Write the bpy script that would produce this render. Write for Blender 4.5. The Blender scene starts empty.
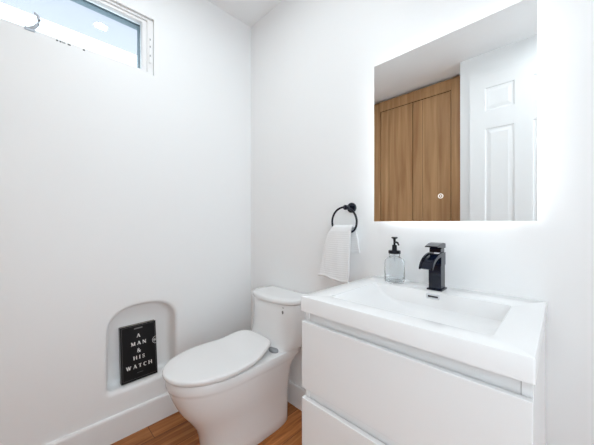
import bpy, bmesh, math, random
from mathutils import Vector, Matrix
random.seed(3)
PI = math.pi
S = bpy.context.scene
COL = S.collection

# ------------------------------------------------------------------ camera
CAM = Vector((1.6265, -1.16, 1.112))
cd = bpy.data.cameras.new('camera')
cam = bpy.data.objects.new('camera', cd)
COL.objects.link(cam)
cd.sensor_width = 36.0
cd.lens = 269.0 / 594.0 * 36.0
cd.clip_start = 0.02
cam.location = CAM
cam.rotation_euler = (PI/2, 0, math.radians(44.8))
S.camera = cam

# ------------------------------------------------------------------ world, exposure, light levels
w = bpy.data.worlds.new('daylight')
S.world = w
w.use_nodes = True
wb = w.node_tree.nodes['Background']
wb.inputs['Color'].default_value = (0.84, 0.93, 1.0, 1)
wb.inputs['Strength'].default_value = 2.2
S.view_settings.view_transform = 'Standard'
S.view_settings.look = 'None'
S.view_settings.gamma = 1
S.view_settings.use_curve_mapping = False
S.view_settings.exposure = 0.34
DOWNLIGHT = 325.0          # emission of the recessed ceiling lamps
MIRROR_LED = 6.5         # emission of the strip behind the mirror
CEIL = 2.54
XR = 2.30                 # right end of the room
YB = -1.64                # wall behind the camera
YC = -1.835               # face of the built in wardrobe
S.cycles.max_bounces = 16
S.cycles.diffuse_bounces = 10
S.cycles.transmission_bounces = 12
S.cycles.glossy_bounces = 8
S.cycles.caustics_refractive = True

# ------------------------------------------------------------------ materials
MATS = {}
def mat(name, col, rough=0.5, metal=0.0, spec=0.5, coat=0.0, trans=0.0, ior=1.45, emit=None, estr=0.0):
    m = bpy.data.materials.new(name)
    m.use_nodes = True
    b = m.node_tree.nodes['Principled BSDF']
    b.inputs['Base Color'].default_value = (*col, 1)
    b.inputs['Roughness'].default_value = rough
    b.inputs['Metallic'].default_value = metal
    b.inputs['Specular IOR Level'].default_value = spec
    b.inputs['Coat Weight'].default_value = coat
    b.inputs['Transmission Weight'].default_value = trans
    b.inputs['IOR'].default_value = ior
    if emit:
        b.inputs['Emission Color'].default_value = (*emit, 1)
        b.inputs['Emission Strength'].default_value = estr
    MATS[name] = m
    return m

def bump(m, scale=60, strength=0.1, dist=0.001, stretch=(1, 1, 1), detail=3):
    nt = m.node_tree
    tc = nt.nodes.new('ShaderNodeTexCoord')
    mp = nt.nodes.new('ShaderNodeMapping')
    mp.inputs['Scale'].default_value = stretch
    n = nt.nodes.new('ShaderNodeTexNoise')
    n.inputs['Scale'].default_value = scale
    n.inputs['Detail'].default_value = detail
    bp = nt.nodes.new('ShaderNodeBump')
    bp.inputs['Strength'].default_value = strength
    bp.inputs['Distance'].default_value = dist
    nt.links.new(tc.outputs['Object'], mp.inputs['Vector'])
    nt.links.new(mp.outputs['Vector'], n.inputs['Vector'])
    nt.links.new(n.outputs['Fac'], bp.inputs['Height'])
    nt.links.new(bp.outputs['Normal'], nt.nodes['Principled BSDF'].inputs['Normal'])
    return m

wall_m = bump(mat('wall_paint', (0.888, 0.898, 0.902), 0.42, spec=0.35), 3.5, 0.25, 0.01, detail=2)
ceil_m = mat('ceiling_paint', (0.895, 0.903, 0.908), 0.8, spec=0.2)
trim_m = mat('trim_paint', (0.865, 0.873, 0.876), 0.3)
ceramic = mat('white_ceramic', (0.845, 0.852, 0.855), 0.07, spec=0.5)
plastic = mat('white_seat_plastic', (0.86, 0.86, 0.86), 0.16)
basin_m = mat('cast_basin', (0.88, 0.885, 0.89), 0.12)
lacquer = mat('white_lacquer', (0.875, 0.885, 0.89), 0.14)
vinyl = mat('window_vinyl', (0.86, 0.865, 0.87), 0.3)
outframe = mat('outer_frame', (0.12, 0.18, 0.21), 0.5)
soffit_m = mat('soffit_paint', (0.415, 0.41, 0.455), 0.6)
black = mat('black_gloss', (0.003, 0.006, 0.018), 0.08, spec=0.5)
black_matt = mat('black_plastic', (0.004, 0.005, 0.010), 0.25, spec=0.3)
chrome = mat('chrome', (0.75, 0.77, 0.8), 0.1, metal=1.0)
hinge_m = mat('grey_plastic', (0.33, 0.34, 0.35), 0.25)
gasket = mat('dark_gap', (0.03, 0.03, 0.035), 0.6)
greymet = mat('grey_metal', (0.55, 0.6, 0.66), 0.35, metal=0.2)
paper = mat('book_paper', (0.75, 0.71, 0.62), 0.8)
cover_m = bump(mat('book_cover', (0.006, 0.006, 0.007), 0.38, spec=0.3), 400, 0.1, 0.0003)
spine_m = mat('book_spine', (0.10, 0.10, 0.10), 0.4)
print_m = mat('printed_white', (0.78, 0.78, 0.76), 0.5)
grey_print = mat('printed_grey', (0.16, 0.16, 0.16), 0.5)
mirror_m = mat('silver_mirror', (0.93, 0.94, 0.94), 0.0, metal=1.0)
alu = mat('aluminium', (0.6, 0.6, 0.62), 0.4, metal=1.0)
icon_m = mat('etched_icon', (0.85, 0.8, 0.75), 0.6, emit=(1, 0.93, 0.88), estr=0.35)
led_m = mat('led_strip', (1, 1, 1), 0.5, emit=(0.93, 0.965, 1.0), estr=MIRROR_LED)
lamp_m = mat('lamp_diffuser', (1, 1, 1), 0.5, emit=(0.885, 0.965, 1.0), estr=DOWNLIGHT)
glass_m = mat('bottle_glass', (0.97, 0.99, 1.0), 0.0, trans=1.0, ior=1.30)

def pane_material():
    m = bpy.data.materials.new('window_glass')
    m.use_nodes = True
    nt = m.node_tree
    nt.nodes.clear()
    o = nt.nodes.new('ShaderNodeOutputMaterial')
    t = nt.nodes.new('ShaderNodeBsdfTransparent'); t.inputs[0].default_value = (0.94, 0.97, 0.98, 1)
    g = nt.nodes.new('ShaderNodeBsdfGlossy'); g.inputs['Roughness'].default_value = 0.0
    f = nt.nodes.new('ShaderNodeFresnel'); f.inputs[0].default_value = 1.45
    mx = nt.nodes.new('ShaderNodeMixShader')
    nt.links.new(f.outputs[0], mx.inputs[0]); nt.links.new(t.outputs[0], mx.inputs[1]); nt.links.new(g.outputs[0], mx.inputs[2])
    nt.links.new(mx.outputs[0], o.inputs[0])
    return m
pane_m = pane_material()

def towel_material():
    m = mat('terry_cotton', (0.86, 0.865, 0.87), 0.95, spec=0.1)
    nt = m.node_tree
    b = nt.nodes['Principled BSDF']
    b.inputs['Sheen Weight'].default_value = 0.3
    tc = nt.nodes.new('ShaderNodeTexCoord')
    wv = nt.nodes.new('ShaderNodeTexWave'); wv.bands_direction = 'Z'
    wv.inputs['Scale'].default_value = 30; wv.inputs['Distortion'].default_value = 1.2; wv.inputs['Detail Scale'].default_value = 3
    n = nt.nodes.new('ShaderNodeTexNoise'); n.inputs['Scale'].default_value = 260
    a = nt.nodes.new('ShaderNodeMath'); a.operation = 'MULTIPLY_ADD'; a.inputs[1].default_value = 0.6
    bp = nt.nodes.new('ShaderNodeBump'); bp.inputs['Strength'].default_value = 0.30; bp.inputs['Distance'].default_value = 0.0018
    nt.links.new(tc.outputs['Object'], wv.inputs[0]); nt.links.new(tc.outputs['Object'], n.inputs[0])
    nt.links.new(n.outputs['Fac'], a.inputs[0]); nt.links.new(wv.outputs['Fac'], a.inputs[2])
    nt.links.new(a.outputs[0], bp.inputs['Height']); nt.links.new(bp.outputs[0], b.inputs['Normal'])
    return m
towel_m = towel_material()

def wood_floor():
    m = mat('oak_floor', (0.4, 0.2, 0.08), 0.38, spec=0.35)
    nt = m.node_tree; b = nt.nodes['Principled BSDF']; L = nt.links.new; N = nt.nodes.new
    tc = N('ShaderNodeTexCoord')
    mp = N('ShaderNodeMapping'); mp.inputs['Rotation'].default_value = (0, 0, PI/2)
    br = N('ShaderNodeTexBrick')
    br.inputs['Scale'].default_value = 1.0
    br.inputs['Brick Width'].default_value = 1.1; br.inputs['Row Height'].default_value = 0.125
    br.inputs['Mortar Size'].default_value = 0.0012
    br.inputs['Color1'].default_value = (0.0, 0, 0, 1); br.inputs['Color2'].default_value = (1, 1, 1, 1)
    br.inputs['Mortar'].default_value = (0.5, 0.5, 0.5, 1)
    br.offset = 0.37
    L(tc.outputs['Object'], mp.inputs[0]); L(mp.outputs[0], br.inputs[0])
    m2 = N('ShaderNodeMapping'); m2.inputs['Scale'].default_value = (34, 2.6, 1)
    L(tc.outputs['Object'], m2.inputs[0])
    off = N('ShaderNodeVectorMath'); off.operation = 'ADD'
    sc = N('ShaderNodeVectorMath'); sc.operation = 'SCALE'; sc.inputs['Scale'].default_value = 7.0
    L(br.outputs['Color'], sc.inputs[0]); L(m2.outputs[0], off.inputs[0]); L(sc.outputs[0], off.inputs[1])
    n = N('ShaderNodeTexNoise'); n.inputs['Scale'].default_value = 1.0; n.inputs['Detail'].default_value = 7
    n.inputs['Roughness'].default_value = 0.62; n.inputs['Distortion'].default_value = 0.8
    L(off.outputs[0], n.inputs[0])
    r = N('ShaderNodeValToRGB')
    e = r.color_ramp.elements
    e[0].position = 0.30; e[0].color = (0.20, 0.060, 0.016, 1)
    e[1].position = 0.72; e[1].color = (0.56, 0.235, 0.078, 1)
    k = r.color_ramp.elements.new(0.5); k.color = (0.39, 0.140, 0.038, 1)
    L(n.outputs['Fac'], r.inputs[0])
    hs = N('ShaderNodeHueSaturation')
    mr = N('ShaderNodeMapRange'); mr.inputs['To Min'].default_value = 0.8; mr.inputs['To Max'].default_value = 1.22
    L(br.outputs['Color'], mr.inputs[0]); L(mr.outputs[0], hs.inputs['Value']); L(r.outputs[0], hs.inputs['Color'])
    mx = N('ShaderNodeMix'); mx.data_type = 'RGBA'
    mx.inputs[7].default_value = (0.05, 0.02, 0.01, 1)
    L(br.outputs['Fac'], mx.inputs[0]); L(hs.outputs[0], mx.inputs[6])
    L(mx.outputs[2], b.inputs['Base Color'])
    return m
floor_m = wood_floor()

def wood_cab():
    m = mat('oak_veneer', (0.4, 0.26, 0.14), 0.45, spec=0.3)
    nt = m.node_tree; b = nt.nodes['Principled BSDF']; L = nt.links.new; N = nt.nodes.new
    tc = N('ShaderNodeTexCoord')
    mp = N('ShaderNodeMapping'); mp.inputs['Scale'].default_value = (16, 16, 0.9)
    n = N('ShaderNodeTexNoise'); n.inputs['Scale'].default_value = 1.0; n.inputs['Detail'].default_value = 6; n.inputs['Distortion'].default_value = 0.5
    L(tc.outputs['Object'], mp.inputs[0]); L(mp.outputs[0], n.inputs[0])
    r = N('ShaderNodeValToRGB'); e = r.color_ramp.elements
    e[0].position = 0.32; e[0].color = (0.330, 0.165, 0.070, 1)
    e[1].position = 0.70; e[1].color = (0.570, 0.345, 0.170, 1)
    L(n.outputs['Fac'], r.inputs[0]); L(r.outputs[0], b.inputs['Base Color'])
    return m
cab_m = wood_cab()

# ------------------------------------------------------------------ mesh helpers
def smooth(me, angle=35):
    for p in me.polygons: p.use_smooth = True
    try: me.set_sharp_from_angle(angle=math.radians(angle))
    except Exception: pass

def obj(name, bm, m, parent=None, sm=None, label=None, loc=None):
    bmesh.ops.remove_doubles(bm, verts=bm.verts, dist=1e-6)
    bmesh.ops.recalc_face_normals(bm, faces=bm.faces)
    me = bpy.data.meshes.new(name)
    bm.to_mesh(me); bm.free()
    me.materials.append(m)
    if sm: smooth(me, sm)
    o = bpy.data.objects.new(name, me)
    COL.objects.link(o)
    if loc is not None:                      # move the origin of a mesh whose vertices are in world space
        me.transform(Matrix.Translation(-Vector(loc))); o.location = loc
    if parent:
        o.parent = parent
        if loc is None: o.location = -parent.location if parent.parent is None else Vector((0, 0, 0))
    if label: o['label'] = label
    return o

def sub(name, bm, m, parent, sm=None, label=None):       # sub-part: parent is a part that sits at the world origin
    o = obj(name, bm, m, None, sm, label)
    o.parent = parent
    return o

def structure(o): o['kind'] = 'structure'; return o
def tag(o, label, cat, group=None):
    o['label'] = label; o['category'] = cat
    if group: o['group'] = group
    return o
def thing(name, loc, label, cat, group=None):
    o = bpy.data.objects.new(name, None); COL.objects.link(o); o.location = loc
    o.empty_display_size = 0.05
    return tag(o, label, cat, group)

def box(bm, x0, x1, y0, y1, z0, z1, bev=0, seg=2):
    r = bmesh.ops.create_cube(bm, size=1.0)
    vs = r['verts']
    for v in vs:
        v.co = Vector(((x0+x1)/2 + v.co.x*(x1-x0), (y0+y1)/2 + v.co.y*(y1-y0), (z0+z1)/2 + v.co.z*(z1-z0)))
    if bev:
        es = list({e for v in vs for e in v.link_edges})
        bmesh.ops.bevel(bm, geom=es, offset=bev, segments=seg, profile=0.5, affect='EDGES')
    return bm
def B(*a, **k): return box(bmesh.new(), *a, **k)

def loft(bm, rings, cap0=True, cap1=True, closed=True):
    R = [[bm.verts.new(p) for p in r] for r in rings]
    n = len(R[0])
    for a, b in zip(R, R[1:]):
        for i in range(n if closed else n-1):
            j = (i+1) % n
            bm.faces.new((a[i], a[j], b[j], b[i]))
    if cap0: bm.faces.new(R[0][::-1])
    if cap1: bm.faces.new(R[-1])
    return R

def tube(bm, pts, r, n=12, cyclic=False):
    P = [Vector(p) for p in pts]
    rings = []
    up = Vector((0.13, 0.21, 0.97)).normalized()
    for i, p in enumerate(P):
        a = P[(i-1) % len(P)] if (cyclic or i) else p
        b = P[(i+1) % len(P)] if (cyclic or i < len(P)-1) else p
        t = (b-a).normalized()
        u = t.cross(up)
        if u.length < 0.05: u = t.cross(Vector((1, 0, 0)))
        u.normalize(); v = t.cross(u)
        rr = r[i] if isinstance(r, (list, tuple)) else r
        rings.append([p + u*math.cos(2*PI*k/n)*rr + v*math.sin(2*PI*k/n)*rr for k in range(n)])
    if cyclic:
        # keep frames consistent: connect last to first
        rings.append(rings[0])
        loft(bm, rings, False, False)
    else:
        loft(bm, rings)
    return bm

def lathe(bm, cx, cy, prof, n=40, cap0=True, cap1=True):
    rings = [[(cx+r*math.cos(2*PI*k/n), cy+r*math.sin(2*PI*k/n), z) for k in range(n)] for r, z in prof]
    loft(bm, rings, cap0, cap1)
    return bm

def rrect(x0, x1, y0, y1, r, z, n=6):
    out = []
    for cx, cy, a0 in ((x1-r, y1-r, 0), (x0+r, y1-r, PI/2), (x0+r, y0+r, PI), (x1-r, y0+r, 1.5*PI)):
        for k in range(n+1):
            a = a0 + PI/2*k/n
            out.append((cx+r*math.cos(a), cy+r*math.sin(a), z))
    return out

# ------------------------------------------------------------------ the room
T = 0.12
structure(obj('floor', B(-T, XR+T, -2.6, T, -0.1, 0), floor_m))
structure(obj('ceiling', B(-T, XR+T, -2.6, T, CEIL, CEIL+0.1), ceil_m))
structure(obj('wall_back', B(-T, XR+T, 0, T, 0, CEIL), wall_m))           # the wall with the mirror
bm = bmesh.new()                      # right wall with an unseen doorway, added to let daylight in
box(bm, XR, XR+T, -2.6, -1.58, 0, CEIL); box(bm, XR, XR+T, -0.85, 0, 0, CEIL); box(bm, XR, XR+T, -1.58, -0.85, 2.05, CEIL)
structure(obj('wall_right', bm, wall_m))
structure(obj('wall_front', B(0.968, XR, YB-0.35, YB, 0, CEIL), wall_m))    # behind the camera, seen in the mirror
structure(obj('wall_alcove', B(-T, 0.968, YC-0.62-T, YC-0.62, 0, CEIL), wall_m))

# window opening and niche in the left wall
WY0, WY1, WZ0, WZ1 = -1.50, -0.656, 1.932, 2.245
NCY, NHW, NZ0, NZS, NRISE = -0.705, 0.165, 0.245, 0.540, 0.124
NP = dict(y0=-0.98, y1=-0.43, z0=0.16, z1=0.80)      # flat patch around the niche

def niche_outline(grow, z_extra=0.0):
    pts = []
    hw = NHW + grow
    r = 0.035
    zb = NZ0 - grow
    # start bottom left, go up left, over the arch, down right, along the bottom
    n = 6
    def dense(a, b, k): return [(a[0]+(b[0]-a[0])*i/k, a[1]+(b[1]-a[1])*i/k) for i in range(k)]
    bl = [(NCY-hw+r-r*math.sin(PI/2*i/n), zb+r-r*math.cos(PI/2*i/n)) for i in range(n+1)]
    arch = []
    for i in range(0, 41):
        t = PI*i/40
        c, s = -math.cos(t), math.sin(t)
        e = 2/2.45
        arch.append((NCY+math.copysign(abs(c)**e, c)*hw, NZS + abs(s)**e*(NRISE+grow)))
    br = [(NCY+hw-r+r*math.cos(PI/2*i/n), zb+r-r*math.sin(PI/2*i/n)) for i in range(n+1)]
    pts = bl + dense(bl[-1], arch[0], 6)[1:] + arch + dense(arch[-1], br[0], 6)[1:] + br + dense(br[-1], bl[0], 8)[1:]
    return pts

bm = bmesh.new()
ys = [-2.6, WY0, NP['y0'], WY1, NP['y1'], 0.0]
zs = [0.0, NP['z0'], NP['z1'], WZ0, WZ1, CEIL]
V = {}
def gv(x, y, z):
    k = (round(x, 5), round(y, 5), round(z, 5))
    if k not in V: V[k] = bm.verts.new((x, y, z))
    return V[k]
for i in range(len(ys)-1):
    for j in range(len(zs)-1):
        ym, zm = (ys[i]+ys[i+1])/2, (zs[j]+zs[j+1])/2
        win = WY0 < ym < WY1 and WZ0 < zm < WZ1
        if win or (NP['y0'] < ym < NP['y1'] and NP['z0'] < zm < NP['z1']): 
            pass
        else:
            bm.faces.new([gv(0, ys[i], zs[j]), gv(0, ys[i+1], zs[j]), gv(0, ys[i+1], zs[j+1]), gv(0, ys[i], zs[j+1])])
        if not win:
            bm.faces.new([gv(-T, ys[i], zs[j]), gv(-T, ys[i+1], zs[j]), gv(-T, ys[i+1], zs[j+1]), gv(-T, ys[i], zs[j+1])])
for (a, b) in (((WY0, WZ0), (WY1, WZ0)), ((WY1, WZ0), (WY1, WZ1)), ((WY1, WZ1), (WY0, WZ1)), ((WY0, WZ1), (WY0, WZ0))):
    bm.faces.new([gv(0, *a), gv(0, *b), gv(-T, *b), gv(-T, *a)])
# niche: soft plaster edge, sides, back with a cove
R0 = 0.022
seq = [(R0, 0.0)]
for k in range(1, 7):
    a = PI/2*k/6
    seq.append((R0*(1-math.sin(a)), -R0*(1-math.cos(a))))
seq += [(0.0, -0.05), (-0.001, -0.075)]
for k in range(1, 6):
    a = PI/2*k/5
    seq.append((-0.001-0.024*(1-math.cos(a)), -0.075-0.024*math.sin(a)))
rings = []
for g, x in seq:
    rings.append([(x, y, z) for y, z in niche_outline(g)])
NR = loft(bm, rings, False, True)
outer = niche_outline(R0)
cy_, cz_ = NCY, 0.45
border = []
for y, z in outer:
    dy, dz = y-cy_, z-cz_
    s = 1e9
    if dy > 1e-9: s = min(s, (NP['y1']-cy_)/dy)
    if dy < -1e-9: s = min(s, (NP['y0']-cy_)/dy)
    if dz > 1e-9: s = min(s, (NP['z1']-cz_)/dz)
    if dz < -1e-9: s = min(s, (NP['z0']-cz_)/dz)
    border.append((0.0, cy_+dy*s, cz_+dz*s))
BR = [bm.verts.new(p) for p in border]
n = len(BR)
for i in range(n):
    j = (i+1) % n
    bm.faces.new((NR[0][i], NR[0][j], BR[j], BR[i]))
    a, b = border[i], border[j]
    if abs(a[1]-b[1]) > 1e-6 and abs(a[2]-b[2]) > 1e-6:        # a patch corner lies between them
        cy2 = NP['y0'] if min(abs(a[1]-NP['y0']), abs(b[1]-NP['y0'])) < 1e-5 else NP['y1']
        cz2 = NP['z0'] if min(abs(a[2]-NP['z0']), abs(b[2]-NP['z0'])) < 1e-5 else NP['z1']
        c = bm.verts.new((0.0, cy2, cz2))
        bm.faces.new((BR[i], BR[j], c))
structure(obj('wall_left', bm, wall_m, sm=32))

# baseboards with a small top bevel
def bboard(name, L, ox, oy, dx, dy, nx, ny):
    prof = [(0, 0), (0.015, 0), (0.015, 0.122), (0.012, 0.129), (0.006, 0.131), (0, 0.131)]
    bm = bmesh.new()
    loft(bm, [[(ox+dx*s+nx*a, oy+dy*s+ny*a, b) for a, b in prof] for s in (0, L)])
    return structure(obj(name, bm, trim_m))
bboard('baseboard_left', 1.80, 0, 0, 0, -1, 1, 0)
bboard('baseboard_back', XR-0.015, 0.015, 0, 1, 0, 0, -1)
bboard('baseboard_front', XR-0.968, 0.968, YB, 1, 0, 0, 1)

# window
win = bpy.data.objects.new('window_1', None); COL.objects.link(win); structure(win)
def frame(bm, x0, x1, y0, y1, z0, z1, wl, wr, wb_, wt, bev=0.002):
    """four joined members around a rectangle"""
    o = [(y0, z0), (y1, z0), (y1, z1), (y0, z1)]
    i = [(y0+wl, z0+wb_), (y1-wr, z0+wb_), (y1-wr, z1-wt), (y0+wl, z1-wt)]
    rings = [[(x1, *p) for p in o], [(x0, *p) for p in o], [(x0, *p) for p in i], [(x1, *p) for p in i], [(x1, *p) for p in o]]
    loft(bm, rings, False, False)
    if bev:
        bmesh.ops.remove_doubles(bm, verts=bm.verts, dist=1e-6)
        bmesh.ops.bevel(bm, geom=list(bm.edges), offset=bev, segments=1, affect='EDGES')
    return bm
obj('window_frame', frame(bmesh.new(), -0.070, -0.014, WY0+0.001, WY1-0.001, WZ0+0.001, WZ1-0.001, .05, .030, .013, .012), vinyl, win)
obj('sash', frame(bmesh.new(), -0.062, -0.024, WY0+0.05, WY1-0.030, WZ0+0.013, WZ1-0.012, .05, .024, .012, .016), vinyl, win)
obj('window_pane', B(-0.050, -0.046, WY0+0.09, WY1-0.05, WZ0+0.02, WZ1-0.024), pane_m, win)
obj('outer_frame', frame(bmesh.new(), -0.112, -0.0715, WY0+0.02, WY1-0.004, WZ0+0.004, WZ1-0.006, .03, .052, .016, .026), outframe, win, label='grey blue outer window frame')
# crank handle, catches and catch plate of the window
bm = bmesh.new()
tube(bm, [(-0.010, -1.150, 1.950), (-0.002, -1.135, 1.957), (0.004, -1.124, 1.972), (0.005, -1.120, 1.992), (0.002, -1.124, 2.010), (-0.004, -1.134, 2.021)], [.0065, .0065, .006, .006, .0055, .004], 10)
box(bm, -0.014, -0.004, -1.165, -1.132, 1.940, 1.952, .002)
obj('crank_handle', bm, greymet, win, sm=40, label='grey curved window handle')
for y0, y1 in ((-1.064, -1.057), (-1.052, -1.046), (-1.044, -1.032), (-1.024, -1.013), (-0.968, -0.960)):
    obj('window_catch', B(-0.0145, -0.010, y0, y1, 1.9375, 1.9435, .001), hinge_m if y1 > -1.04 and y1 < -1.03 else gasket, win)
bm = bmesh.new(); box(bm, -0.0145, -0.008, -0.679, -0.667, 2.00, 2.14, .002)
cpl = obj('catch_plate', bm, vinyl, win)
for z in (2.125, 2.085, 2.035): sub('screw', B(-0.009, -0.007, -0.676, -0.671, z, z+0.010, .0005), hinge_m, cpl).location = (0, 0, 0)

# eave outside the window: soffit and fascia board
eave = bpy.data.objects.new('trim_1', None); COL.objects.link(eave); structure(eave)
obj('soffit', B(-0.70, -T-0.001, -4.5, 2.5, 2.40, 2.42), soffit_m, eave)
obj('fascia', B(-0.72, -0.70, -4.5, 2.5, 2.405, 2.56), soffit_m, eave)

# the open panelled door, flat against the wall behind the camera (seen in the mirror)
door = bpy.data.objects.new('door_1', None); COL.objects.link(door); structure(door)
DX0, DY1, DZ1 = 1.056, -1.580, 2.337
xs_ = [DX0, DX0+.107, DX0+.298, DX0+.405, DX0+.596, DX0+.703]
zsd = [0.012, 0.20, 0.83, 0.97, 1.885, 2.030, 2.221, DZ1]
bm = bmesh.new()
dv = {}
def dvv(x, y, z):
    k = (round(x, 4), round(y, 4), round(z, 4))
    if k not in dv: dv[k] = bm.verts.new((x, y, z))
    return dv[k]
for side, yy in ((1, DY1), (-1, DY1-.035)):
    for i in range(5):
        for j in range(7):
            x0, x1, z0, z1 = xs_[i], xs_[i+1], zsd[j], zsd[j+1]
            if i in (1, 3) and j in (1, 3, 5):
                def ring(ins, dep): return [dvv(x0+ins, yy-side*dep, z0+ins), dvv(x1-ins, yy-side*dep, z0+ins), dvv(x1-ins, yy-side*dep, z1-ins), dvv(x0+ins, yy-side*dep, z1-ins)]
                rr = [ring(0, 0), ring(.007, .007), ring(.016, .008), ring(.040, .002)]
                for a, b in zip(rr, rr[1:]):
                    for k in range(4): bm.faces.new((a[k], a[(k+1) % 4], b[(k+1) % 4], b[k]))
                bm.faces.new(rr[-1])
            else:
                bm.faces.new((dvv(x0, yy, z0), dvv(x1, yy, z0), dvv(x1, yy, z1), dvv(x0, yy, z1)))
per = [(x, zsd[0]) for x in xs_] + [(xs_[-1], z) for z in zsd[1:]] + [(x, zsd[-1]) for x in xs_[-2::-1]] + [(xs_[0], z) for z in zsd[-2:0:-1]]
for i in range(len(per)):
    a, b = per[i], per[(i+1) % len(per)]
    bm.faces.new((dvv(a[0], DY1, a[1]), dvv(b[0], DY1, b[1]), dvv(b[0], DY1-.035, b[1]), dvv(a[0], DY1-.035, a[1])))
obj('door_leaf', bm, trim_m, door)
bm = bmesh.new()
lathe(bm, 0, 0, [(.026, 0), (.026, .006), (.011, .010), (.010, .030), (.022, .038), (.027, .050), (.022, .062), (.006, .066)], 24)
bmesh.ops.rotate(bm, verts=bm.verts, cent=(0, 0, 0), matrix=Matrix.Rotation(-PI/2, 3, 'X'))
bmesh.ops.translate(bm, verts=bm.verts, vec=(DX0+.055, DY1, 1.0))
obj('door_knob', bm, black_matt, door, sm=40)

# built-in wardrobe of oak (seen in the mirror)
wr = thing('wardrobe', (0.48, YC-0.3, 0), 'tall built-in oak wardrobe with two plain doors, reflected in the mirror', 'wardrobe')
CT = 2.515
bm = bmesh.new()
box(bm, 0.004, 0.022, YC-0.60, YC-0.021, 0.08, CT); box(bm, 0.942, 0.962, YC-0.60, YC-0.021, 0.08, CT)
box(bm, 0.022, 0.942, YC-0.60, YC-0.021, CT-0.02, CT); box(bm, 0.022, 0.942, YC-0.60, YC-0.021, 0.08, 0.10)
box(bm, 0.022, 0.942, YC-0.61, YC-0.60, 0.08, CT); box(bm, 0.02, 0.95, YC-0.58, YC-0.06, 0.0, 0.08)
obj('carcass', bm, cab_m, wr)
bm = bmesh.new()
box(bm, 0.004, 0.100, YC-0.020, YC+0.004, 0.0, CT, .0015); box(bm, 0.845, 0.962, YC-0.020, YC+0.004, 0.0, CT, .0015)
box(bm, 0.1005, 0.8445, YC-0.020, YC+0.004, 2.405, CT, .0015); box(bm, 0.1005, 0.8445, YC-0.020, YC+0.004, 0.0, 0.09, .0015)
obj('face_frame', bm, cab_m, wr)
for a, b in ((0.106, 0.469), (0.4755, 0.839)):
    bm = bmesh.new()
    m_ = a + (b-a)*0.27
    box(bm, a, m_-.0012, YC-0.020, YC-0.002, 0.094, 2.398, .0012); box(bm, m_+.0012, b, YC-0.020, YC-0.002, 0.094, 2.398, .0012)
    obj('door', bm, cab_m, wr)

# ------------------------------------------------------------------ ceiling lamps
def downlight(x, y, label):
    t = thing('ceiling_downlight', (x, y, CEIL), label, 'ceiling light', 'recessed ceiling lights')
    bm = bmesh.new()
    lathe(bm, x, y, [(.055, CEIL), (.055, CEIL-.005), (.050, CEIL-.008), (.038, CEIL-.005), (.038, CEIL)], 40, False, False)
    obj('trim_ring', bm, trim_m, t, sm=40)
    bm = bmesh.new(); lathe(bm, x, y, [(.037, CEIL), (.037, CEIL-.004)], 40)
    obj('diffuser', bm, lamp_m, t)
downlight(0.663, -0.777, 'white round recessed ceiling light above toilet, its glint showing in the window pane')
downlight(1.78, -1.20, 'white round recessed ceiling light added out of view to light the vanity front')  # extra lamp out of view, added to brighten the vanity front

# ------------------------------------------------------------------ vanity cabinet
VX0, VX1, VYF, VZT = 0.988, 1.589, -0.500, 0.862
van = thing('vanity_cabinet', (1.288, -0.25, 0.27), 'white gloss wall-hung vanity cabinet with two handleless drawers', 'vanity')
zb = 0.262
bm = bmesh.new()
box(bm, VX0+.004, VX0+.022, VYF+.021, -0.001, zb, 0.811, .001)
box(bm, VX1-.022, VX1-.004, VYF+.021, -0.001, zb, 0.811, .001)
box(bm, VX0+.022, VX1-.022, -0.016, -0.001, zb, 0.811)
box(bm, VX0+.022, VX1-.022, VYF+.021, -0.016, zb, zb+.018)
obj('carcass', bm, lacquer, van)
bm = bmesh.new()
box(bm, VX0+.0225, VX1-.0225, VYF+.0225, VYF+.045, 0.745, 0.810)
box(bm, VX0+.0225, VX1-.0225, VYF+.0225, VYF+.045, 0.490, 0.580)
obj('finger_rail', bm, lacquer, van)
for z0, z1 in ((0.553, 0.777), (zb, 0.518)):
    bm = bmesh.new()
    box(bm, VX0+.004, VX1-.004, VYF+.002, VYF+.020, z0, z1, .0015)
    d = obj('drawer', bm, lacquer, van)
    bm = bmesh.new()
    box(bm, VX0+.030, VX1-.030, VYF+.046, -0.05, z0+.02, z0+.09)
    sub('drawer_box', bm, lacquer, d)

# ------------------------------------------------------------------ washbasin slab
wbn = thing('washbasin', (1.288, -0.25, 0.812), 'white rectangular washbasin countertop slab with sunken bowl', 'washbasin')
bm = bmesh.new()
BX0, BX1, BY0, BY1 = 1.062, 1.514, -0.432, -0.130
rg = []
zt = VZT
for ins, z in ((0.0, 0.812), (0.0, zt-.003), (0.001, zt-.001), (0.003, zt)):
    rg.append(rrect(VX0+ins, VX1-ins, VYF+ins, -0.0005-ins, .004, z))
rg.append(rrect(BX0-.004, BX1+.004, BY0-.004, BY1+.004, .014, zt))
rg.append(rrect(BX0-.001, BX1+.001, BY0-.001, BY1+.001, .013, zt-.001))
rg.append(rrect(BX0, BX1, BY0, BY1, .012, zt-.004))
rg.append(rrect(BX0+.030, BX1-.008, BY0+.010, BY1-.004, .016, zt-.030))
rg.append(rrect(BX0+.075, BX1-.014, BY0+.016, BY1-.009, .022, zt-.052))
rg.append(rrect(BX0+.115, BX1-.030, BY0+.035, BY1-.022, .030, zt-.064))
rg.append(rrect(BX0+.150, BX1-.060, BY0+.060, BY1-.050, .030, zt-.070))
rg.append(rrect(1.288-.03, 1.288+.03, -.30-.03, -.30+.03, .025, zt-.074))
loft(bm, rg, False, True)
obj('basin', bm, basin_m, wbn, sm=30)
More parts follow.
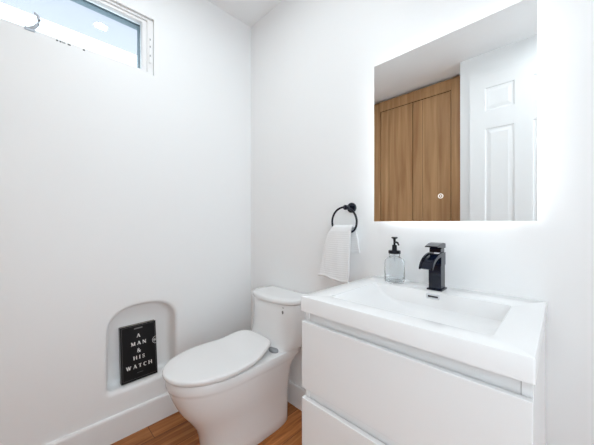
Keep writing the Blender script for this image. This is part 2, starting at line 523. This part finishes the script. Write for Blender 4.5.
# overflow slot on the back slope of the bowl and the drain
def slot_at(bm, hw, hh, d0, d1, r):
    ring0 = rrect(-hw, hw, -hh, hh, r, 0)
    out = []
    for d in (d0, d1): out.append([(1.293+x, BY1-.0015-d, zt-.0155+y) for x, y, _ in ring0])
    loft(bm, out)
bm = bmesh.new(); slot_at(bm, .0225, .0085, -.002, .0030, .003); ov = obj('overflow_trim', bm, chrome, wbn, sm=30, label='chrome overflow trim')
bm = bmesh.new(); slot_at(bm, .0170, .0032, .0031, .0036, .002); sub('overflow_slot', bm, gasket, ov, label='black overflow slot')
bm = bmesh.new(); lathe(bm, 1.288, -0.30, [(.021, zt-.074), (.021, zt-.070), (.016, zt-.068), (.004, zt-.067)], 28)
obj('drain', bm, chrome, wbn, sm=30)

# ------------------------------------------------------------------ faucet
fx = 1.288
fau = thing('basin_faucet', (fx, -0.075, VZT), 'glossy black waterfall faucet with flat lever on the basin', 'faucet')
def extr(bm, prof, x0, x1):
    loft(bm, [[(x0, y, z) for y, z in prof], [(x1, y, z) for y, z in prof]])
    return bm
obj('base_plate', B(fx-.0265, fx+.0265, -.106, -.044, VZT+.0002, VZT+.0065, .0015), black, fau)
obj('body', B(fx-.0215, fx+.0215, -.099, -.052, VZT+.0066, 0.955, .0015), black, fau)
arc_o = []; arc_i = []
for k in range(15):
    t = k/14
    a = t*PI/2*0.86
    arc_o.append((-.085-.108*math.sin(a), 0.945+.056*math.cos(a)))
for k in range(15):
    t = k/14
    a = t*PI/2*0.92
    arc_i.append((-.1005-.084*(1-math.cos(a)) if False else -.184+.084*math.cos(a)*1.0, 0.925+.030*math.sin(a)))
# solid side profile: rear, top arc down to the lip, lower arc back to the body
prof = [(-.052, 0.955), (-.052, 1.001)] + arc_o + [(-.1915, 0.9490), (-.187, .9485), (-.178, .9590), (-.165, .9695), (-.150, .9775), (-.132, .9830), (-.115, .9858), (-.0995, .9865), (-.0995, .955)]
def side_plate(x0, x1):
    return extr(bmesh.new(), prof[:-1] + [(-.0995, .9551)], x0, x1)
bm = extr(bmesh.new(), prof, fx-.0230, fx-.0175)
extr(bm, prof, fx+.0175, fx+.0230)
# trough between the cheeks, a little lower
low = [(-.052, 0.9555), (-.052, 0.990)] + [(y*0.985-.001, z-.005) for y, z in arc_o] + [(-.186, 0.9495), (-.177, .9595), (-.165, .9690), (-.150, .9760), (-.132, .9805), (-.115, .9825), (-.099, .9830), (-.099, .9555)]
sp = obj('spout', bm, black, fau)
bm = extr(bmesh.new(), low, fx-.0174, fx+.0174)
sub('water_channel', bm, black, sp)
bm = B(fx-.020, fx+.020, -.096, -.054, 1.0012, 1.017, .002)
obj('lever_neck', bm, black, fau)
lp = [(-.048, 1.0165), (-.048, 1.034), (-.075, 1.037), (-.100, 1.034), (-.136, 1.0265), (-.137, 1.023), (-.100, 1.0215), (-.090, 1.0165)]
bm = extr(bmesh.new(), lp, fx-.0225, fx+.0225)
bmesh.ops.bevel(bm, geom=list(bm.edges), offset=.0012, segments=2, affect='EDGES')
obj('lever', bm, black, fau, sm=30)

# ------------------------------------------------------------------ soap dispenser
sx, sy = 1.122, -0.072
soap = thing('soap_dispenser', (sx, sy, VZT), 'clear glass soap bottle with black pump, at left of basin faucet', 'soap dispenser')
zz = VZT + .0005
out = [(.002, zz), (.034, zz), (.0385, zz+.003), (.040, zz+.009), (.040, zz+.080), (.0390, zz+.089), (.035, zz+.097), (.028, zz+.1025), (.0225, zz+.1055), (.0215, zz+.109), (.0215, zz+.119)]
inn = [(.0190, zz+.119), (.0190, zz+.1045), (.0265, zz+.1000), (.0330, zz+.0945), (.0365, zz+.087), (.0374, zz+.079), (.0374, zz+.010), (.034, zz+.006), (.002, zz+.0055)]
bm = lathe(bmesh.new(), sx, sy, out+inn, 56)
obj('bottle', bm, glass_m, soap, sm=50)
bm = lathe(bmesh.new(), sx, sy, [(.0235, zz+.1195), (.0245, zz+.121), (.0245, zz+.131), (.0230, zz+.133), (.010, zz+.1335), (.0095, zz+.155), (.0060, zz+.156), (.0045, zz+.157), (.0045, zz+.174)], 32)
obj('pump_collar', bm, black_matt, soap, sm=40)
bm = lathe(bmesh.new(), sx, sy, [(.0052, zz+.1742), (.0052, zz+.180), (.0125, zz+.184), (.0125, zz+.188), (.010, zz+.189)], 28)
dxn, dyn = 0.80, -0.60
tube(bm, [(sx, sy, zz+.165), (sx+dxn*.012, sy+dyn*.012, zz+.168), (sx+dxn*.026, sy+dyn*.026, zz+.166), (sx+dxn*.034, sy+dyn*.034, zz+.157)], [.0035, .004, .0038, .003], 12)
obj('pump_head', bm, black_matt, soap, sm=40)
bm = tube(bmesh.new(), [(sx, sy, zz+.119), (sx, sy, zz+.095), (sx+.001, sy, zz+.088)], .0028, 10)
obj('dip_tube', bm, mat('tube_plastic', (0.75, 0.78, 0.8), 0.2), soap, sm=40)

# ------------------------------------------------------------------ mirror with light behind
MX0, MX1, MZ0, MZ1, MY = 1.008, 1.567, 1.117, 1.826, -0.035
mir = thing('wall_mirror', (1.2875, 0, 1.117), 'frameless rectangular backlit mirror on the white wall above the vanity', 'mirror')
obj('mirror_glass', B(MX0, MX1, MY, MY+.005, MZ0, MZ1), mirror_m, mir)
ins = .045
obj('chassis', B(MX0+ins, MX1-ins, MY+.0052, -0.0005, MZ0+ins, MZ1-ins), alu, mir)
def strip(bm):
    i0 = ins-.004
    for a in ((MX0+i0, MX0+ins-.0005, MZ0+i0, MZ1-i0), (MX1-ins+.0005, MX1-i0, MZ0+i0, MZ1-i0), (MX0+ins, MX1-ins, MZ0+i0, MZ0+ins-.0005), (MX0+ins, MX1-ins, MZ1-ins+.0005, MZ1-i0)):
        box(bm, a[0], a[1], -0.026, -0.012, a[2], a[3])
    return bm
obj('led_strip', strip(bmesh.new()), led_m, mir)
# touch switch: a small ring and dot etched at the lower part of the glass
def ring_flat(bm, cx, cz, y, r0, r1, n=32, a0=0, a1=2*PI):
    for k in range(n):
        a, b = a0+(a1-a0)*k/n, a0+(a1-a0)*(k+1)/n
        bm.faces.new([bm.verts.new((cx+r*math.cos(t), y, cz+r*math.sin(t))) for r, t in ((r0, a), (r1, a), (r1, b), (r0, b))])
bm = bmesh.new()
ring_flat(bm, 1.289, 1.214, MY-.0003, .0065, .0095); ring_flat(bm, 1.289, 1.214, MY-.0003, .0001, .0026, 20)
obj('touch_switch', bm, icon_m, mir)

# ------------------------------------------------------------------ towel ring
tr = thing('towel_ring', (0.867, 0, 1.185), 'black round towel ring on the wall left of the mirror', 'towel ring')
bm = bmesh.new()
lathe(bm, 0, 0, [(.0255, 0.0005), (.0255, .008), (.023, .0105), (.009, .011), (.0085, .042)], 36)
bmesh.ops.rotate(bm, verts=bm.verts, cent=(0, 0, 0), matrix=Matrix.Rotation(PI/2, 3, 'X'))
bmesh.ops.translate(bm, verts=bm.verts, vec=(0.867, 0, 1.186))
obj('wall_plate', bm, black, tr, sm=40)
bm = bmesh.new()
lathe(bm, 0, 0, [(.010, 0), (.0125, .002), (.0125, .020), (.010, .022)], 28)
bmesh.ops.rotate(bm, verts=bm.verts, cent=(0, 0, 0), matrix=Matrix.Rotation(PI/2, 3, 'X'))
bmesh.ops.translate(bm, verts=bm.verts, vec=(0.867, -0.042, 1.186))
obj('post_knob', bm, black, tr, sm=40)
RY = -0.053
pts = []
rc, rz, rr = 0.8545, 1.1150, 0.0725
a0 = math.radians(-22); a1 = math.radians(202)
for k in range(41):
    a = a0+(a1-a0)*k/40
    pts.append((rc+rr*math.cos(a), RY, rz+rr*math.sin(a)))
L0 = pts[-1]; Rr = pts[0]
zbm = 1.066
pts += [(L0[0]+.006, RY, L0[2]-.010), (L0[0]+.018, RY, zbm+.002)] + [(L0[0]+.03+(Rr[0]-L0[0]-.06)*k/6, RY, zbm) for k in range(7)] + [(Rr[0]-.018, RY, zbm+.002), (Rr[0]-.006, RY, Rr[2]-.010)]
bm = bmesh.new()
Pv = [Vector(p) for p in pts]; rings = []
for i, p in enumerate(Pv):
    t = (Pv[(i+1) % len(Pv)]-Pv[i-1]).normalized(); u = t.cross(Vector((0, 1, 0))).normalized(); v = Vector((0, 1, 0))
    rings.append([p+u*.0052*math.cos(2*PI*k/12)+v*.0052*math.sin(2*PI*k/12) for k in range(12)])
rings.append(rings[0]); loft(bm, rings, False, False)
obj('ring', bm, black, tr, sm=60)

# ------------------------------------------------------------------ hand towel over the ring
def towel():
    # path from the front hem, up over the ring bar, and down the back; (y, z, x left, x right)
    P = [(-.082, .838, .716, .897), (-.080, .870, .720, .899), (-.078, .93, .732, .901), (-.077, .99, .747, .905), (-.076, 1.04, .767, .907), (-.075, 1.07, .782, .909),
         (-.071, 1.086, .795, .909), (-.062, 1.095, .797, .909), (-.050, 1.096, .797, .909), (-.040, 1.089, .797, .909), (-.034, 1.070, .797, .912), (-.030, 1.03, .800, .920), (-.026, .99, .803, .923), (-.022, .962, .804, .926)]
    rows = []
    for a, b in zip(P, P[1:]):
        k = 5
        for i in range(k): rows.append([a[q]+(b[q]-a[q])*i/k for q in range(4)])
    rows.append(list(P[-1]))
    nu = 25
    bm = bmesh.new(); G = []
    for ri, (y, z, xl, xr) in enumerate(rows):
        r = []
        front = ri < 32
        hang = max(0, min(1, (1.085-z)/.15))
        for k in range(nu):
            u = k/(nu-1)
            wv = .0045*math.sin(u*2*PI*1.25+0.6)*hang + .0015*math.sin(u*17+z*20)*hang
            dz = (-.010*u + .004*math.sin(u*6))*max(0, min(1, (1.0-z)/.16)) if front else .0
            r.append(bm.verts.new((xl+(xr-xl)*u, y+(wv if front else wv*.5), z+dz)))
        G.append(r)
    for a, b in zip(G, G[1:]):
        for k in range(nu-1): bm.faces.new((a[k], a[k+1], b[k+1], b[k]))
    return bm
tw = obj('hand_towel', towel(), towel_m, sm=70, loc=(0.84, -0.06, 1.0))
sd = tw.modifiers.new('thick', 'SOLIDIFY'); sd.thickness = .009; sd.offset = 0
ss = tw.modifiers.new('sub', 'SUBSURF'); ss.levels = 1; ss.render_levels = 1
tag(tw, 'white ribbed cotton hand towel folded over the black ring', 'towel')
bm = bmesh.new()
rings = []
for k in range(25):
    u = k/24
    x = .716+(.897-.716)*u
    y = -.082+.0045*math.sin(u*2*PI*1.25+0.6)+.0015*math.sin(u*17+.836*20); z = .840-.010*u+.004*math.sin(u*6)
    rings.append([(x, y-.0062*math.cos(2*PI*q/10), z+.0075*math.sin(2*PI*q/10)) for q in range(10)])
loft(bm, rings)
hm = obj('hem', bm, towel_m, None, sm=50); hm.parent = tw; hm.location = (-.84, .06, -1.0)

# ------------------------------------------------------------------ toilet
TX = 0.405
toi = thing('toilet', (TX, -0.38, 0), 'white one-piece skirted toilet with closed lid beside the vanity', 'toilet')
def egg(w, yf, yb, yw, z, nf=2.15, nb=4.5, n=64, cx=TX, wb_=None):
    """closed outline: rounded front, squarer back; wb_ narrows the back"""
    pts = []
    for k in range(n):
        t = 2*PI*k/n
        c, s = math.cos(t), math.sin(t)
        if s < 0:      # front
            e = 2/nf; x = math.copysign(abs(c)**e, c)*w; y = yw + (yf-yw)*abs(s)**e
        else:
            e = 2/nb; f = abs(s)**e
            ww = w if wb_ is None else w+(wb_-w)*(f*f*(3-2*f))
            x = math.copysign(abs(c)**e, c)*ww; y = yw + (yb-yw)*f
        pts.append((cx+x, y, z))
    return pts
secs = [(.132, -.562, -.095, -.38, .0), (.136, -.568, -.095, -.38, .004), (.136, -.572, -.095, -.38, .05), (.137, -.582, -.095, -.38, .10), (.139, -.597, -.095, -.39, .14),
        (.143, -.618, -.095, -.39, .175), (.149, -.642, -.095, -.40, .21), (.156, -.667, -.094, -.42, .245), (.162, -.688, -.092, -.44, .285), (.167, -.704, -.082, -.45, .320), (.170, -.713, -.060, -.455, .345),
        (.1715, -.718, -.038, -.46, .360), (.1720, -.720, -.026, -.46, .369), (.1742, -.7245, -.020, -.46, .374), (.1755, -.728, -.020, -.46, .381), (.1755, -.729, -.020, -.46, .408), (.172, -.725, -.020, -.46, .417), (.160, -.714, -.022, -.46, .420)]
bm = bmesh.new()
loft(bm, [egg(w_, a, b, c, z, nf=2.1, nb=5) for w_, a, b, c, z in secs])
bwl = obj('bowl', bm, ceramic, toi, sm=50)
bm = bmesh.new(); lathe(bm, 0, 0, [(.0085, 0), (.0085, .002), (.006, .0035), (.001, .004)], 20)
bmesh.ops.rotate(bm, verts=bm.verts, cent=(0, 0, 0), matrix=Matrix.Rotation(PI/2, 3, 'Y'))
bmesh.ops.translate(bm, verts=bm.verts, vec=(0.529, -0.195, 0.036))
sub('bolt_cap', bm, plastic, bwl, sm=40, label='small white bolt cap low on the skirt')

# tank: D shaped plan, flaring into the deck
TC = 0.418
def dplan(w, yf, z, n=48, yb=-.006, cx=TC):
    pts = []
    hw = w/2
    ym = yb-(yb-yf)*.40
    for k in range(n):
        t = PI*k/(n-1)
        c, s = -math.cos(t), math.sin(t)
        e = 2/2.6
        pts.append((cx+math.copysign(abs(c)**e, c)*hw, ym+(yf-ym)*abs(s)**e, z))
    pts += [(cx+hw, yb-.012, z), (cx+hw-.012, yb, z), (cx-hw+.012, yb, z), (cx-hw, yb-.012, z)]
    return pts
bm = bmesh.new()
tk = [(.344, -.262, .4165), (.352, -.246, .424), (.362, -.230, .436), (.370, -.217, .455), (.376, -.208, .485), (.380, -.202, .54), (.384, -.199, .60), (.388, -.198, .658), (.380, -.194, .664)]
loft(bm, [dplan(w_, yf, z, cx=TX+(TC-TX)*min(1, (z-.41)/.1)) for w_, yf, z in tk])
tnk = obj('tank', bm, ceramic, toi, sm=50)
bm = bmesh.new()
ld = [(.376, -.192, .6665), (.393, -.204, .6685), (.396, -.206, .672), (.396, -.206, .683), (.390, -.203, .689), (.372, -.193, .692), (.30, -.16, .6925)]
loft(bm, [dplan(w_, yf, z) for w_, yf, z in ld])
obj('tank_lid', bm, ceramic, toi, sm=50)
# small printed water mark label on the tank front
def on_tank(px_x, z, hw, hh, name, m):
    bm = bmesh.new()
    e = 2/2.6; w_ = .388; yf = -.198; yb = -.006; ym = yb-(yb-yf)*.40
    def yy(x):
        c = min(1, abs((x-TC)/(w_/2)))**(1/e)
        return ym+(yf-ym)*math.sqrt(max(0, 1-c*c))**e
    cols = []
    for k in range(9):
        t = PI*2*k/9
        pass
    n = 16
    vs = []
    for k in range(n):
        t = 2*PI*k/n
        x = px_x+hw*math.cos(t); vs.append(bm.verts.new((x, yy(x)-.0012, z+hh*math.sin(t))))
    bm.faces.new(vs)
    return sub(name, bm, m, tnk)
on_tank(0.549, .650, .0055, .0018, 'printed_mark', grey_print)
on_tank(0.546, .625, .0050, .0100, 'printed_mark', grey_print)

# seat ring (hidden under the lid but seen as a thin edge) and the curved lid
def lid_ring(scale, z, lift=1.0, nb=3.2):
    out = []
    for (x, y, _) in egg(.181, -.741, -.222, -.485, 0, nf=2.15, nb=4.2, wb_=.150):
        cy = -.487
        X = TX+(x-TX)*scale; Y = cy+(y-cy)*scale
        s = max(0, min(1, (Y+.40)/.15)); s = s*s*(3-2*s)
        out.append((X, Y, z+.030*s*lift))
    return out
bm = bmesh.new()
loft(bm, [[(TX+(x-TX)*s, -.487+(y+.487)*s, z) for x, y, _ in egg(.178, -.736, -.230, -.485, 0, nb=3.0, wb_=.150)] for s, z in ((.94, .4205), (.955, .422), (.955, .4285), (.94, .4295))])
obj('seat', bm, plastic, toi, sm=50)
bm = bmesh.new()
rings = []
for s, z in ((.975, .4310), (.995, .4325), (1.0, .4350), (1.0, .4430), (.992, .4475), (.975, .4495), (.93, .4505), (.80, .4510), (.6, .4512), (.4, .4512), (.2, .4512)):
    rings.append(lid_ring(s, z))
loft(bm, rings)
obj('lid', bm, plastic, toi, sm=50)
for sgn in (-1, 1):
    bm = bmesh.new()
    cx = TX+sgn*.112
    rg = []
    for w_, z in ((1.0, .4205), (1.0, .428), (.93, .433), (.7, .436)):
        rg.append([(cx+.032*w_*math.cos(t*2*PI/24) , -.222+.020*w_*math.sin(t*2*PI/24), z) for t in range(24)])
    loft(bm, rg)
    obj('hinge', bm, hinge_m, toi, sm=50, label='grey lid hinge cover')
bm = bmesh.new()
tube(bm, [(.215, -.010, .15), (.215, -.045, .15), (.225, -.060, .17), (.24, -.060, .30), (.25, -.06, .375)], .006, 10)
obj('supply_hose', bm, chrome, toi, sm=50)

# ------------------------------------------------------------------ book in the niche
BW, BH, BT = 0.178, 0.294, 0.030
lean = math.radians(7.5)
bk = thing('book', (-0.0330, -0.7155, NZ0+0.0045), 'large black hardcover book standing in the arched wall niche', 'book')
bk.rotation_euler = (0, -lean, 0)
def lbox(name, a, m, bev=.0008, parent=None):
    bm = B(*a, bev=bev)
    bmesh.ops.recalc_face_normals(bm, faces=bm.faces)
    me = bpy.data.meshes.new(name); bm.to_mesh(me); bm.free(); me.materials.append(m)
    o = bpy.data.objects.new(name, me); COL.objects.link(o); o.parent = parent or bk
    return o
hw = BW/2
fc = lbox('front_cover', (-.003, 0, -hw, hw, 0, BH), cover_m)
lbox('back_cover', (-BT, -BT+.003, -hw, hw, 0, BH), cover_m)
lbox('spine', (-BT+.0031, -.0031, -hw, -hw+.003, 0, BH), spine_m)
lbox('page_block', (-BT+.0032, -.0032, -hw+.0032, hw-.004, .003, BH-.003), paper, 0)
# lettering on the cover, drawn as serif strokes: (x0,y0,x1,y1,width)
TK, TN = .24, .12
def serif(x, y, s=.17): return (x-s, y, x+s, y, .06)
def arcp(cx, cy, rx, ry, a0, a1, w0, w1, n=10):
    out = []
    for k in range(n):
        a, b = math.radians(a0+(a1-a0)*k/n), math.radians(a0+(a1-a0)*(k+1)/n)
        ww = w0+(w1-w0)*math.sin(PI*(k+.5)/n)
        out.append((cx+rx*math.cos(a), cy+ry*math.sin(a), cx+rx*math.cos(b), cy+ry*math.sin(b), ww))
    return out
GL = {
 'A': (.95, [(.12, 0, .46, 1, TN), (.83, 0, .47, 1, TK), (.25, .33, .68, .33, .07), serif(.12, .03, .13), serif(.83, .03, .16)]),
 'M': (1.15, [(.17, 0, .17, 1, TN), (.20, .98, .57, .05, TK), (.94, .98, .57, .05, TN), (.97, 0, .97, 1, TK), serif(.17, .03), serif(.97, .03, .18), serif(.12, .97, .12), serif(1.0, .97, .14)]),
 'N': (1.0, [(.15, 0, .15, 1, TN), (.17, .96, .83, .04, TK), (.85, 0, .85, 1, TN), serif(.15, .03), serif(.12, .97, .13), serif(.85, .97)]),
 'H': (1.02, [(.18, 0, .18, 1, TK), (.84, 0, .84, 1, TK), (.18, .52, .84, .52, .08), serif(.18, .03), serif(.18, .97), serif(.84, .03), serif(.84, .97)]),
 'I': (.42, [(.21, 0, .21, 1, TK), serif(.21, .03), serif(.21, .97)]),
 'S': (.72, arcp(.36, .74, .23, .22, 20, 270, .08, .17) + arcp(.36, .27, .25, .24, 90, -160, .17, .10) + [(.59, .72, .59, .97, .06), (.11, .03, .11, .28, .06)]),
 'W': (1.3, [(.12, 1, .40, 0, TK), (.66, 1, .40, 0, TN), (.62, 1, .90, 0, TK), (1.17, 1, .90, 0, TN), serif(.12, .97, .15), serif(.62, .97, .12), serif(1.17, .97, .13)]),
 'T': (.85, [(.42, 0, .42, 1, TK), (.05, .96, .80, .96, .07), serif(.42, .03), (.07, .74, .07, .97, .06), (.78, .74, .78, .97, .06)]),
 'C': (.85, arcp(.46, .5, .36, .48, 45, 315, .09, .22, 18) + [(.74, .70, .74, .97, .06)]),
 '&': (.98, arcp(.40, .76, .18, .22, -40, 220, .10, .13, 14) + [(.25, .66, .86, .02, TK)] + arcp(.38, .27, .28, .27, 120, 360, .20, .10, 14) + [(.24, .50, .54, .66, .08), (.66, .27, .84, .50, .08), (.70, .50, .94, .50, .06)]),
}
def add_text(bm, s, yc, zb_, h, track, x=.0005):
    wid = sum(GL[c][0] for c in s)*h + track*(len(s)-1)
    y = yc-wid/2
    for ci, c in enumerate(s):
        wgl, st = GL[c]
        for qi, (a, b, c2, d, wd) in enumerate(st):
            A = Vector((a, b)); D = Vector((c2, d)); t = (D-A)
            if t.length < 1e-6: continue
            t.normalize(); nrm = Vector((-t.y, t.x))*wd/2
            q = [A+nrm, D+nrm, D-nrm, A-nrm]
            bm.faces.new([bm.verts.new((x+qi*2e-6, y+p.x*h, zb_+p.y*h)) for p in q])
        y += wgl*h+track
def child_mesh(name, bm, m, parent):
    me = bpy.data.meshes.new(name); bm.to_mesh(me); bm.free(); me.materials.append(m)
    o = bpy.data.objects.new(name, me); COL.objects.link(o); o.parent = parent
    return o
bm = bmesh.new()
bm.free()
for s, z in (('A', .2240), ('MAN', .1835), ('&', .1440), ('HIS', .1080), ('WATCH', .0630)):
    bm = bmesh.new(); add_text(bm, s, -.002, z, .0192 if s != '&' else .0205, .0082)
    child_mesh('title_word', bm, print_m, fc)
bm = bmesh.new()
def quad(bm, y0, y1, z0, z1, x=.0004): bm.faces.new([bm.verts.new((x, a, b)) for a, b in ((y0, z0), (y1, z0), (y1, z1), (y0, z1))])
m0 = .0065; t0 = .0010
quad(bm, -hw+m0, hw-m0, m0*1.6, m0*1.6+t0); quad(bm, -hw+m0, hw-m0, BH-m0-t0, BH-m0); quad(bm, -hw+m0, -hw+m0+t0, m0*1.6, BH-m0)
quad(bm, hw-m0-t0, hw-m0, m0*1.6, .165); quad(bm, hw-m0-t0, hw-m0, .207, BH-m0)
child_mesh('border_line', bm, grey_print, fc)
bm = bmesh.new(); quad(bm, -.022, .020, .2700, .2770)
child_mesh('publisher_badge', bm, grey_print, fc)
bm = bmesh.new()
for k in range(6): quad(bm, -.015+k*.0052, -.015+k*.0052+.0038, .036, .0382)
child_mesh('small_print', bm, grey_print, fc)
# round emblem cut by the right edge of the cover
bm = bmesh.new()
for k in range(24):
    a, b = PI/2+PI*k/24, PI/2+PI*(k+1)/24
    for r0, r1 in ((.0190, .0205), (.0165, .0172)):
        bm.faces.new([bm.verts.new((.0005, hw-.001+r*math.cos(t), .186+r*math.sin(t))) for r, t in ((r0, a), (r1, a), (r1, b), (r0, b))])
quad(bm, hw-.012, hw-.0095, .179, .195, .0006); quad(bm, hw-.0145, hw-.0125, .183, .191, .0006); quad(bm, hw-.009, hw-.003, .185, .1875, .0006); quad(bm, hw-.0045, hw-.0025, .179, .195, .0006)
child_mesh('round_emblem', bm, print_m, fc)
